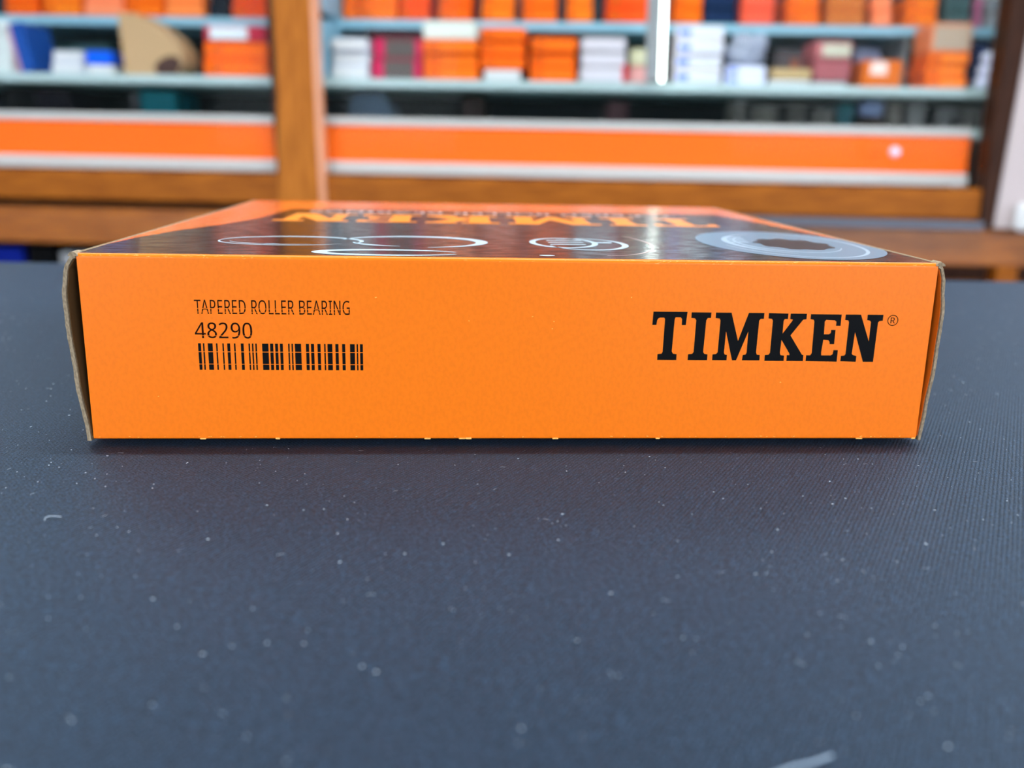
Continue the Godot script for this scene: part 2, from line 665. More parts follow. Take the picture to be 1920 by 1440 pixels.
func side_outline(side: float, widths: Array) -> PackedVector2Array:
	# cross-section of a bulging side: outer line by (height, distance from the front panel's edge), then the inner line back
	var outer := PackedVector2Array()
	var inner := PackedVector2Array()
	for k in 33:
		var y := 39.6 - 39.9 * k / 32.0
		var d := bulge(y, widths)
		outer.append(Vector2(side * (90.3 + d + rng.randf_range(-0.055, 0.055)), y))
		inner.append(Vector2(side * (90.3 + maxf(d - (0.8 if side < 0.0 else 0.6), 0.0) + rng.randf_range(-0.05, 0.05)), minf(y, 38.6)))
	inner.reverse()
	outer.append_array(inner)
	return outer


func bulge(y: float, widths: Array) -> float:
	for i in widths.size() - 1:
		if y <= widths[i].x and y >= widths[i + 1].x:
			return lerpf(widths[i].y, widths[i + 1].y, smoothstep(0.0, 1.0, (widths[i].x - y) / (widths[i].x - widths[i + 1].x)))
	return 0.0


# a thin sheet against the inside of a bulging side
func lining(side: float, widths: Array) -> PackedVector2Array:
	var a := PackedVector2Array()
	var b := PackedVector2Array()
	for k in 20:
		var y := 38.2 - 37.6 * k / 19.0
		var x := 90.3 + maxf(bulge(y, widths) - (0.8 if side < 0.0 else 0.6), 0.0)
		a.append(Vector2(side * (x - 0.05), y))
		b.append(Vector2(side * (x - 0.22), y))
	b.reverse()
	a.append_array(b)
	return a


func big_carton() -> void:
	var o := thing("bearing_carton", "large flat orange and black carton with black lettering lying on the dark blue cloth", "carton", Transform3D(Basis(Vector3.UP, deg_to_rad(3.7995)), Vector3(0, TABLE, 0)))
	var mm := 0.001
	# front panel: rounded where it folds into the top and the bottom
	var prof := PackedVector2Array()
	for k in 9:
		var a := PI / 2.0 * k / 8.0
		prof.append(Vector2(-0.9 + 0.9 * cos(a), 38.6 + 0.9 * sin(a)))
	prof.append(Vector2(-0.9, 38.9))
	prof.append(Vector2(-0.6, 38.5))
	prof.append(Vector2(-0.6, 0.0))
	for k in 5:
		var a := -PI / 2.0 + PI / 2.0 * k / 4.0
		prof.append(Vector2(-0.4 + 0.4 * cos(a), 0.4 + 0.4 * sin(a)))
	var s := begin()
	prism(s, prof, v(-90.2, 0, 0), Vector3(0, 0, mm), Vector3(0, mm, 0), Vector3(180.6 * mm, 0, 0))
	var front := part("front_panel", s, M.print_orange, o)
	# top panel, black and glossy, its orange margin a print on it
	s = begin()
	bevel_box(s, v(-90.3, 38.8, -180.4), v(90.3, 39.5, -0.9), 0.0002)
	var top := part("top_panel", s, M.gloss_black, o)
	s = begin()
	bevel_box(s, v(-90.3, 0, -180.8), v(90.3, 39.3, -180.2), 0.0002)
	part("back_panel", s, M.print_orange, o)
	s = begin()
	prism(s, PackedVector2Array([Vector2(-0.7, 0.5), Vector2(-0.7, 0.0), Vector2(-9, -0.7), Vector2(-25, -1.25), Vector2(-155, -1.25), Vector2(-172, -0.7), Vector2(-180.2, 0.0), Vector2(-180.2, 0.5)]), v(-89.8, 0, 0), Vector3(0, 0, mm), Vector3(0, mm, 0), Vector3(179.6 * mm, 0, 0))
	part("bottom_panel", s, M.flap_orange, o)
	# bulging sides of raw board, seen edge on
	var widths := [[Vector2(40, 0.2), Vector2(39.0, 1.2), Vector2(36, 2.7), Vector2(31, 3.4), Vector2(25, 3.3), Vector2(13.5, 2.6), Vector2(0, 1.2), Vector2(-1, 1.0)], [Vector2(40, 0.3), Vector2(38.6, 1.2), Vector2(35.5, 2.0), Vector2(28.5, 2.7), Vector2(17, 2.5), Vector2(6.5, 1.7), Vector2(0, 1.2), Vector2(-1, 1.0)]]
	for k in 2:
		var side := -1.0 if k == 0 else 1.0
		s = begin()
		prism(s, side_outline(side, widths[k]), v(0, 0, 0.2), Vector3(mm, 0, 0), Vector3(0, mm, 0), v(0, 0, -180.8), true)
		var p := part("side_panel", s, M.kraft, o)
		p.set_meta("label", "bulging left side with a worn grey-brown board edge" if k == 0 else "bulging right side with a worn pale board edge")
		# inner flap lining the side
		s = begin()
		prism(s, lining(side, widths[k]), v(0, 0, -0.35), Vector3(mm, 0, 0), Vector3(0, mm, 0), v(0, 0, -70))
		part("dust_flap", s, M.kraft_inside if k == 0 else M.flap_orange, o)
	# worn board showing at the upper corners, a crumpled cap each
	for side in [-1.0, 1.0]:
		s = begin()
		var cap := PackedVector2Array()
		for k in 15:
			var a := PI * k / 14.0
			cap.append(Vector2(side * (90.4 + 0.4 + 0.95 * cos(a)), 38.9 + (0.85 + rng.randf_range(-0.15, 0.15)) * sin(a)))
		prism(s, cap, v(0, 0, 0.35), Vector3(mm, 0, 0), Vector3(0, mm, 0), v(0, 0, -3.5), true)
		part("worn_corner", s, M.kraft, o)
	front_print(front)
	top_print(top)
	# flakes where the ink has gone along the folds and specks on the face
	s = begin()
	for k in 190:
		var x := rng.randf_range(20, 89) if rng.randf() < 0.5 else rng.randf_range(-89, -55) if rng.randf() < 0.6 else rng.randf_range(-89, 89)
		if rng.randf() < 0.2:
			fleck(s, Vector2(x, rng.randf_range(0.42, 0.6)), rng.randf_range(0.2, 0.8), rng.randf_range(0.06, 0.2), v(0, 0, 0.05), Vector3(0, 0.001, 0))
			continue
		# lies on the rounded fold
		var a := deg_to_rad(rng.randf_range(8, 75))
		fleck(s, Vector2(x, 0), rng.randf_range(0.15, 1.4), rng.randf_range(0.03, 0.12), v(0, 38.6 + 0.93 * sin(a), -0.9 + 0.93 * cos(a)), Vector3(0, cos(a), -sin(a)) * 0.001)
	for p in [Vector2(3.0, 27.2), Vector2(7.6, 26.2), Vector2(7.3, 24.6), Vector2(-10.5, 26.2), Vector2(-30, 31), Vector2(24, 31.5), Vector2(58, 13), Vector2(-76, 9.5)]:
		fleck(s, p, rng.randf_range(0.2, 0.6), rng.randf_range(0.15, 0.3), v(0, 0, 0.05), Vector3(0, 0.001, 0))
	part("worn_ink", s, M.worn, front).set_meta("kind", "stuff")
	# torn bits of board under the lower fold
	for x in [-68.0, -52.0, -20.0, -12.5, -11.0, 8.0, 31.0, 76.5, 89.4]:
		var w := rng.randf_range(0.3, 1.7)
		s = begin()
		bevel_box(s, v(x, -0.1, -0.35), v(x + w, rng.randf_range(0.15, 0.35), rng.randf_range(0.05, 0.15)), 0.0001)
		part("torn_bit", s, M.worn, front)


func fleck(s: SurfaceTool, c: Vector2, w: float, h: float, o: Vector3, uy: Vector3) -> void:
	var poly := PackedVector2Array()
	var turn := rng.randf_range(-0.3, 0.3)
	for k in 7:
		var a := TAU * k / 7.0
		poly.append(c + Vector2(cos(a) * w * 0.5, sin(a) * h * 0.5).rotated(turn) * rng.randf_range(0.5, 1.1))
	flat(s, poly, o, Vector3(0.001, 0, 0), uy)


# the slab letters of the logo, in millimetres as they stand on the front panel (capital height 10.5)
func logo_letters() -> Array:
	var t := [28.9, 28.5, 36.3, 28.5, 36.1, 25.6, 35.2, 25.6, 35.2, 26.9, 34.9, 27.3, 33.8, 27.3, 33.6, 26.9, 33.4, 19.8, 33.7, 19.3, 34.5, 19.2, 34.5, 17.9, 30.3, 17.9, 30.3, 19.2, 31.2, 19.3, 31.4, 19.7, 31.5, 26.9, 31.3, 27.2, 30.4, 27.2, 30.0, 27.0, 29.8, 26.6, 29.7, 25.6, 28.8, 25.6]
	var i := [37.2, 28.4, 41.5, 28.4, 41.5, 27.2, 40.8, 27.2, 40.5, 26.7, 40.3, 19.7, 40.6, 19.3, 41.3, 19.2, 41.3, 17.9, 37.0, 17.9, 37.0, 19.2, 37.9, 19.3, 38.2, 19.7, 38.3, 26.7, 38.0, 27.1, 37.2, 27.2]
	var m := [42.5, 28.4, 45.9, 28.4, 47.8, 22.2, 49.7, 28.4, 53.1, 28.4, 53.1, 27.1, 52.4, 27.1, 52.1, 26.7, 52.0, 19.7, 52.2, 19.2, 52.9, 19.1, 52.9, 17.9, 49.0, 17.9, 49.1, 19.1, 49.7, 19.2, 49.9, 19.6, 49.9, 24.3, 47.7, 17.9, 46.8, 17.9, 45.0, 24.3, 44.9, 19.6, 45.1, 19.2, 45.6, 19.1, 45.6, 17.9, 42.4, 17.9, 42.4, 19.2, 43.2, 19.3, 43.5, 19.7, 43.6, 26.7, 43.4, 27.1, 42.5, 27.2]
	var k := [54.1, 28.4, 58.4, 28.3, 58.4, 27.1, 57.7, 27.1, 57.5, 26.7, 57.5, 23.9, 59.4, 26.7, 59.5, 27.0, 58.9, 27.1, 58.9, 28.3, 62.5, 28.3, 62.5, 27.1, 61.8, 27.0, 59.3, 23.5, 62.2, 19.3, 62.6, 19.1, 62.6, 17.8, 58.9, 17.8, 58.9, 19.1, 59.5, 19.1, 59.4, 19.5, 57.4, 22.5, 57.3, 19.6, 57.5, 19.1, 58.3, 19.0, 58.3, 17.8, 54.0, 17.8, 54.0, 19.1, 54.8, 19.2, 55.1, 19.6, 55.1, 26.7, 54.9, 27.1, 54.1, 27.2]
	var e := [63.4, 28.2, 70.2, 28.2, 70.2, 25.7, 69.2, 25.7, 69.2, 26.6, 68.8, 26.9, 66.9, 27.0, 66.6, 26.6, 66.7, 23.8, 67.8, 23.8, 68.2, 24.1, 68.2, 24.8, 69.2, 24.8, 69.2, 21.6, 68.2, 21.6, 68.1, 22.2, 67.8, 22.5, 66.7, 22.6, 66.5, 19.8, 66.6, 19.1, 68.7, 19.1, 69.1, 19.4, 69.2, 20.3, 70.2, 20.3, 70.2, 17.7, 63.2, 17.8, 63.2, 19.1, 64.1, 19.1, 64.4, 19.6, 64.3, 26.6, 64.1, 27.0, 63.4, 27.1]
	var n := [71.1, 28.2, 74.5, 28.2, 76.9, 22.3, 76.9, 26.6, 76.6, 26.9, 76.0, 27.0, 76.0, 28.2, 79.5, 28.2, 79.5, 26.9, 78.8, 26.8, 78.5, 26.5, 78.4, 17.7, 76.1, 17.7, 73.6, 24.3, 73.4, 19.5, 73.7, 19.2, 74.5, 19.0, 74.5, 17.7, 71.0, 17.8, 71.0, 19.0, 71.8, 19.1, 72.0, 19.5, 72.0, 26.5, 71.8, 26.9, 71.1, 27.0]
	var out := []
	for l in [t, i, m, k, e, n]:
		var p := PackedVector2Array()
		for j in range(0, l.size(), 2):
			p.append(Vector2(l[j], l[j + 1]))
		out.append(p)
	return out


func front_print(front: Node3D) -> void:
	var o := v(0, 0, 0.03)
	var ux := Vector3(0.001, 0, 0)
	var uy := Vector3(0, 0.001, 0)
	for p in logo_letters():
		var s := begin()
		flat(s, p, o, ux, uy)
		part("logo_letter", s, M.ink, front)
	var s := begin()
	arc_stroke(s, Vector2(81.75, 26.98), 1.12, 1.12, 0, 360, 0.17, 0.17, o, ux, uy)
	words(s, "R", "Droid Sans", 1.0, 1.3, o + v(81.25, 26.32, 0), ux, uy)
	part("registered_mark", s, M.ink_brown, front)
	s = begin()
	words(s, "TAPERED ROLLER BEARING", "Droid Sans", 31.9, 2.98, o + v(-67.35, 27.24, 0), ux, uy, [[0.12, 0.15], [0.36, 0.40]])
	part("lettering", s, M.ink_brown, front)
	s = begin()
	words(s, "48290", "Droid Sans", 11.8, 3.42, o + v(-67.6, 22.03, 0), ux, uy, [[0.16, 0.19]])
	part("number", s, M.ink_brown, front)
	# bars: [left edge, width]
	var bars := [[-67.1, 0.6], [-66.1, 0.3], [-65.1, 1.0], [-63.4, 0.3], [-62.1, 0.3], [-61.1, 0.6], [-59.7, 0.3], [-58.3, 0.6], [-56.7, 0.3], [-56.0, 0.3], [-55.3, 0.3], [-53.9, 1.3], [-52.25, 0.65], [-51.2, 0.6], [-50.2, 0.6], [-48.5, 0.3], [-47.8, 0.3], [-47.1, 1.3], [-44.8, 0.65], [-43.75, 0.65], [-42.4, 0.65], [-41.0, 0.3], [-40.3, 1.0], [-38.65, 0.65], [-37.25, 0.65], [-35.6, 1.0], [-34.2, 0.3], [-33.5, 0.6]]
	s = begin()
	for b in bars:
		for y in [[15.3, 16.48], [16.62, 19.12], [19.26, 21.0]]:
			flat(s, PackedVector2Array([Vector2(b[0], y[0]), Vector2(b[0] + b[1], y[0]), Vector2(b[0] + b[1], y[1]), Vector2(b[0], y[1])]), o, ux, uy)
	part("barcode", s, M.ink, front)


func top_print(top: Node3D) -> void:
	# laid out as x to the right and y away from the viewer, in millimetres
	var o := v(0, 39.52, 0)
	var p2 := v(0, 39.54, 0)
	var p3 := v(0, 39.56, 0)
	var ux := Vector3(0.001, 0, 0)
	var uy := Vector3(0, 0, -0.001)
	var s := begin()
	for poly in [
		[Vector2(-90.2, 8), Vector2(-90.0, 18), Vector2(-88.6, 32), Vector2(-84.5, 52), Vector2(-77.5, 72), Vector2(-73.0, 92), Vector2(-71, 110), Vector2(-69.5, 137), Vector2(-69.5, 180.2), Vector2(-90.2, 180.2)],
		[Vector2(-69.5, 137), Vector2(79.5, 139), Vector2(79.5, 180.2), Vector2(-69.5, 180.2)],
		[Vector2(90.2, 30), Vector2(89.4, 45), Vector2(88.3, 62), Vector2(86.4, 82), Vector2(83.6, 112), Vector2(79.5, 139), Vector2(79.5, 180.2), Vector2(90.2, 180.2)],
	]:
		flat(s, PackedVector2Array(poly), o, ux, uy)
	part("orange_margin", s, M.gloss_orange, top)
	# the logo, upside down from here
	for p in logo_letters():
		var q := PackedVector2Array()
		for a in p:
			q.append(Vector2(-(a.x - 54.15) * 2.66, 87.0 + (28.3 - a.y) * 2.85))
		s = begin()
		flat(s, q, o, ux, uy)
		part("logo_letter", s, M.top_lettering, top)
	s = begin()
	words(s, "TAPERED ROLLER BEARINGS", "Droid Sans", 124.0, 7.0, o + v(62, 0, -131), -ux, -uy)
	part("lettering", s, M.top_white, top)
	# rings of line art
	s = begin()
	arc_stroke(s, Vector2(-52, 29.5), 16.5, 10.5, -20, 175, 0.4, 2.0, p2, ux, uy)
	arc_stroke(s, Vector2(-53, 29), 15.5, 9.0, 165, 330, 0.2, 0.9, p2, ux, uy)
	arc_stroke(s, Vector2(-53, 29), 13.0, 7.0, 190, 300, 0.2, 0.7, p2, ux, uy)
	part("printed_ring", s, M.silver, top)
	s = begin()
	arc_stroke(s, Vector2(-24, 31.0), 17.0, 12.5, -75, 165, 0.6, 3.4, p2, ux, uy)
	arc_stroke(s, Vector2(-24, 30.0), 13.5, 9.5, 190, 262, 0.3, 1.8, p2, ux, uy)
	part("printed_ring", s, M.silver, top)
	s = begin()
	arc_stroke(s, Vector2(-27.5, 7.8), 15.0, 5.0, 20, 340, 0.8, 3.4, p2, ux, uy)
	part("printed_ring", s, M.silver, top)
	s = begin()
	flat(s, ellipse(Vector2(-55.5, 22.3), 2.0, 0.9), p2, ux, uy)
	part("printed_dot", s, M.silver, top)
	s = begin()
	flat(s, ellipse(Vector2(6.3, 5.6), 1.7, 1.1), p2, ux, uy)
	part("printed_dot", s, M.silver, top)
	s = begin()
	arc_stroke(s, Vector2(13.0, 33.0), 7.6, 11.0, 0, 360, 1.5, 1.5, p2, ux, uy)
	arc_stroke(s, Vector2(18.0, 30.5), 9.5, 13.0, -160, 130, 0.5, 1.6, p2, ux, uy)
	for k in 3:
		flat(s, PackedVector2Array([Vector2(9, 28 + k * 4.5), Vector2(18, 28.6 + k * 4.5), Vector2(18, 30.2 + k * 4.5), Vector2(9.6, 29.6 + k * 4.5)]), p3, ux, uy)
	flat(s, PackedVector2Array([Vector2(20.5, 33), Vector2(25, 33), Vector2(25, 35.5), Vector2(20.5, 35.5)]), p3, ux, uy)
	part("printed_roller", s, M.silver, top)
	s = begin()
	arc_stroke(s, Vector2(19, 34), 15.2, 27.5, -88, 40, 0.15, 0.5, p2, ux, uy)
	part("printed_line", s, M.top_white, top)
	# the large grey-blue ring with a toothed hole
	s = begin()
	var c := Vector2(70.0, 38.0)
	var disc := PackedVector2Array()
	for q in ellipse(c, 21.5, 34.0):
		disc.append(Vector2(minf(q.x, 90.0 - 0.01 * absf(q.y - 38.0)), q.y))
	flat(s, disc, p2, ux, uy)
	var ring := part("printed_ring", s, M.steel_blue, top)
	s = begin()
	arc_stroke(s, c, 17.0, 30.0, -170, 80, 0.2, 0.9, p3, ux, uy)
	arc_stroke(s, c, 14.2, 24.0, 100, 250, 0.3, 1.6, p3, ux, uy)
	arc_stroke(s, c, 12.0, 20.0, 120, 330, 0.2, 1.0, p3, ux, uy)
	for k in 4:
		flat(s, PackedVector2Array([Vector2(55.0 + k, 38.0 + 4.4 * k), Vector2(61.5 + 0.6 * k, 39.5 + 4.0 * k), Vector2(61.0 + 0.6 * k, 41.2 + 4.0 * k), Vector2(56.0 + k, 40.4 + 4.4 * k)]), p3 + v(0, 0.02, 0), ux, uy)
	part("printed_line", s, M.steel_light, ring)
	s = begin()
	var hole := PackedVector2Array()
	for k in 36:
		var a := TAU * k / 36.0
		var r := 1.0 if k % 4 < 2 else 0.88 + 0.04 * sin(k * 1.7)
		hole.append(Vector2(71.5, 37.0) + Vector2(9.5 * cos(a), 14.0 * sin(a)) * r)
	flat(s, hole, p3, ux, uy)
	part("printed_hole", s, M.dark_hole, ring)


# ------------------------------------------------------------------ cabinet (all in its own axes: x to the right, y up from the table's height, z towards the viewer; millimetres)
func slab(s: SurfaceTool, x0: float, x1: float, y0: float, y1: float, z0: float, z1: float, b := 1.5) -> void:
	bevel_box(s, v(x0, y0, z0), v(x1, y1, z1), b * 0.001)


func cabinet() -> void:
	var o := thing("display_cabinet", "wooden shop display cabinet with glass doors and pale shelves behind the table", "cabinet", cab)
	var s := begin()
	# posts lean a little, as the old frame does
	prism(s, PackedVector2Array([Vector2(-428, -52), Vector2(-420, 160), Vector2(-436, 900), Vector2(-366, 900), Vector2(-356, 160), Vector2(-352, -52)]), v(0, 0, 14), Vector3(0.001, 0, 0), Vector3(0, 0.001, 0), v(0, 0, -40))
	var post := part("post", s, M.wood_tall, o)
	post.set_meta("label", "light brown post left of the middle")
	s = begin()
	prism(s, PackedVector2Array([Vector2(-355, -52), Vector2(-359, 160), Vector2(-369, 900), Vector2(-356, 900), Vector2(-347, 160), Vector2(-342, -52)]), v(0, 0, 10), Vector3(0.001, 0, 0), Vector3(0, 0.001, 0), v(0, 0, -30))
	part("painted_edge", s, M.painted_edge, post).set_meta("label", "painted highlight along the right edge")  # pale strip paints the highlight on the post's bevelled edge
	s = begin()
	prism(s, PackedVector2Array([Vector2(-428, -52), Vector2(-433, 160), Vector2(-452, 900), Vector2(-436, 900), Vector2(-420, 160), Vector2(-427, -52)]), v(0, 0, 6), Vector3(0.001, 0, 0), Vector3(0, 0.001, 0), v(0, 0, -30))
	part("painted_edge", s, M.wood_dark, post).set_meta("label", "painted shade strip along the left edge")  # dark tone paints the shaded side of the post
	s = begin()
	slab(s, 814, 862, -62, 900, -45, 6, 2)
	part("post", s, M.wood_dark, o).set_meta("label", "dark brown right-hand post")
	s = begin()
	slab(s, -1330, -1270, -52, 900, -45, 10, 2)
	part("post", s, M.wood_tall, o)
	for k in 2:
		var a := -1270.0 if k == 0 else -353.0
		var b := -427.0 if k == 0 else 814.0
		s = begin()
		slab(s, a, b, -50, 3, -34, -2, 2)
		part("bottom_rail", s, M.wood_flat, o)
		s = begin()
		slab(s, a, b, 3, 896, -20, -15, 0.5)
		part("glass_pane", s, M.pane, o)
	s = begin()
	slab(s, 350, 814, -66, -52, -30, 26, 2)
	part("door_track", s, M.aluminium, o)
	s = begin()
	slab(s, -1330, 350, -66, -58, -60, -10, 1)
	part("door_track", s, M.wood_dark, o)
	s = begin()
	slab(s, -1330, 960, -131, -66, -60, 0, 3)
	part("plinth", s, M.wood_gloss, o)
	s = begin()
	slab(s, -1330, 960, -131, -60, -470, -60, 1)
	part("base_board", s, M.wood_dark, o)  # dark wood tone here stands in for the shade underneath
	# stand under the plinth: feet, lower board
	for x in [-1300.0, -640.0, 200.0, 857.0]:
		s = begin()
		slab(s, x, x + 38, -750, -131, -40, -2, 2)
		part("foot", s, M.wood_flat, o)
		s = begin()
		slab(s, x, x + 38, -750, -131, -460, -420, 2)
		part("foot", s, M.wood_flat, o)
	s = begin()
	slab(s, -1300, 895, -330, -310, -440, -42, 2)
	part("lower_board", s, M.wood_flat, o)
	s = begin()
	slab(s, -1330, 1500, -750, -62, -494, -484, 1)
	part("shade_back", s, M.wood_dark, o)  # added board, its dark tone stands for the shade under the cabinet
	s = begin()
	slab(s, -845, 1500, -750, -164, -58, -48, 1)
	part("light_stop", s, M.wood_flat, o)  # added out of sight to keep light out of the slot
	# shell
	s = begin()
	slab(s, -1330, 960, -60, 920, -482, -472, 1)
	part("back_panel", s, M.back_panel, o)  # dark tone also carries the shade inside the cabinet
	for x in [-1330.0, 945.0]:
		s = begin()
		slab(s, x, x + 15, -60, 900, -470, -46, 1)
		part("side_panel", s, M.shelf_paint, o)
	s = begin()
	slab(s, -1330, 960, 900, 940, -480, 20, 3)
	part("cornice", s, M.wood_flat, o)
	# orange fascia with its pale edging, lowest shelf behind it
	for k in 2:
		var a := -1268.0 if k == 0 else -345.0
		var b := -346.0 if k == 0 else 806.0
		s = begin()
		slab(s, a, b, 27, 91, -66, -60, 1)
		var f := part("fascia", s, M.fascia, o)
		f.set_meta("label", "orange fascia strip with pale edging")
		s = begin()
		slab(s, a, b, 91, 105, -72, -56, 2)
		part("edging", s, M.white_edge, f)
		s = begin()
		slab(s, a, b, 5, 27, -70, -48, 2)
		part("edging", s, M.white_edge, f)
	s = begin()
	slab(s, -1300, 940, 88, 104, -460, -73, 1)
	part("shelf", s, M.shelf_paint, o).set_meta("label", "lowest shelf behind the orange fascia")
	s = begin()
	slab(s, -1300, 940, 160, 175, -470, -80, 1.5)
	part("shelf", s, M.shelf_paint, o).set_meta("label", "pale middle shelf with the stacks of cartons")
	s = begin()
	slab(s, -1300, 940, 274, 291, -470, -200, 1.5)
	part("shelf", s, M.shelf_blue, o).set_meta("label", "blue upper shelf, set back")
	s = begin()
	slab(s, -372, -358, 175, 274, -470, -86, 1)
	slab(s, -372, -358, 291, 900, -470, -86, 1)
	part("partition", s, M.shelf_blue, o)
	s = begin()
	slab(s, 722, 726, 175, 290, -340, -204, 1)
	part("partition", s, M.lamp_grey, o)
	# pale knob added to stand for a glint by the right door
	s = begin()
	lathe(s, [Vector2(0.0, 0.0), Vector2(0.004, 0.0), Vector2(0.004, 0.008), Vector2(0.0065, 0.009), Vector2(0.0088, 0.015), Vector2(0.0075, 0.021), Vector2(0.005, 0.024), Vector2(0.0, 0.025)], Vector3.ZERO, 24)
	var glint_knob := part("glint_knob", s, M.glint_white, o)
	glint_knob.transform = Transform3D(Basis(Vector3.RIGHT, PI / 2.0), v(655, 62.5, -15))
	# upright tube lamp inside the right door
	var t := thing("tube_lamp", "white upright tube lamp in a grey batten inside the right glass door", "lamp", cab * Transform3D(Basis(Vector3.BACK, deg_to_rad(1.2)), v(249, 175, -38)))
	s = begin()
	slab(s, -26, -3, 0, 470, -14, 6, 2)
	part("batten", s, M.lamp_grey, t)
	s = begin()
	lathe(s, [Vector2(0, 0.0), Vector2(0.002, 0.0005), Vector2(0.0032, 0.002), Vector2(0.0032, 0.468), Vector2(0.002, 0.4695), Vector2(0, 0.47)], v(2, 0, 0), 16)
	part("tube", s, M.lamp_glow, t)
	for k in 4:
		var l := OmniLight3D.new()
		l.name = "light" if k == 0 else "light_%03d" % k
		l.position = v(2, 60 + 115 * k, 0)
		l.light_size = 0.0028
		l.light_energy = 0.0007
		l.light_color = Color(0.95, 1.0, 0.97)
		l.omni_range = 6.0
		l.omni_attenuation = 2.0
		l.shadow_enabled = true
		t.add_child(l)
	# white box with a raised cover at the foot of the pier
	var w := thing("socket_box", "white rounded plastic box at the foot of the dark right-hand post", "box", cab * Transform3D(Basis(), v(890, -66, 24)))
	s = begin()
	slab(s, -27, 40, 0, 48, -10, 12, 7)
	part("body", s, M.white_metal, w)
	s = begin()
	slab(s, -18, 32, 7, 41, 12, 18, 4)
	part("cover", s, M.plaster, w)


# ------------------------------------------------------------------ cartons on the shelves
func carton_mesh(o: Node3D, w: float, h: float, d: float, body: Color, flap: Color, sticker := {}) -> void:
	var s := begin()
	slab(s, -w / 2, w / 2, 0, h, -d, 0, 2.8)
	part("body", s, paint(body), o)
	if h > 9.0:
		s = begin()
		slab(s, -w / 2 + 3.0, w / 2 - 3.0, 3.4, h - 3.4, -0.4, 0.5, 0.4)
		var f := part("end_flap", s, paint(flap), o)
		if sticker:
			s = begin()
			slab(s, -w / 2 + w * sticker.x0, -w / 2 + w * sticker.x1, h * sticker.y0, h * sticker.y1, 0.2, 0.9, 0.2)
			part("sticker", s, paint(sticker.c), f).set_meta("label", sticker.n)


var paints := {}


func paint(c: Color) -> StandardMaterial3D:
	if not paints.has(c):
		paints[c] = mat(c, 0.5, {"metallic_specular": 0.18})
	return paints[c]


# n equal cartons on one another between x0 and x1, from y0 to y1; the lowest first
func stack(what: String, where: String, group: String, n: int, x0: float, x1: float, y0: float, y1: float, z: float, depth: float, body: Color, flap: Color, sticker := {}) -> void:
	var h := (y1 - y0) / n
	var first: Node3D
	for k in n:
		var at := ["bottom one", "second up", "third up", "fourth up", "fifth up"][k] as String
		if k == n - 1:
			at = "top one"
		var label := "%s, %s, %s" % [what, at, where] if n > 1 else "%s, %s" % [what, where]
		var place := cab * Transform3D(Basis(Vector3.UP, rng.randf_range(-0.025, 0.025)), v((x0 + x1) / 2.0 + (rng.randf_range(-1.5, 1.5) if k else 0.0), y0 + h * k + 0.05, z - rng.randf_range(0, 5) - (6.0 if k % 2 else 0.0)))
		if k == 0:
			first = thing("carton", label, "carton", place, group)
			carton_mesh(first, x1 - x0 - 2.0, h - 0.9, depth, body, flap, sticker)
		else:
			var c := first.duplicate() as Node3D
			c.name = called("carton")
			c.transform = place
			add_child(c)
			tag(c, label, "carton", group)


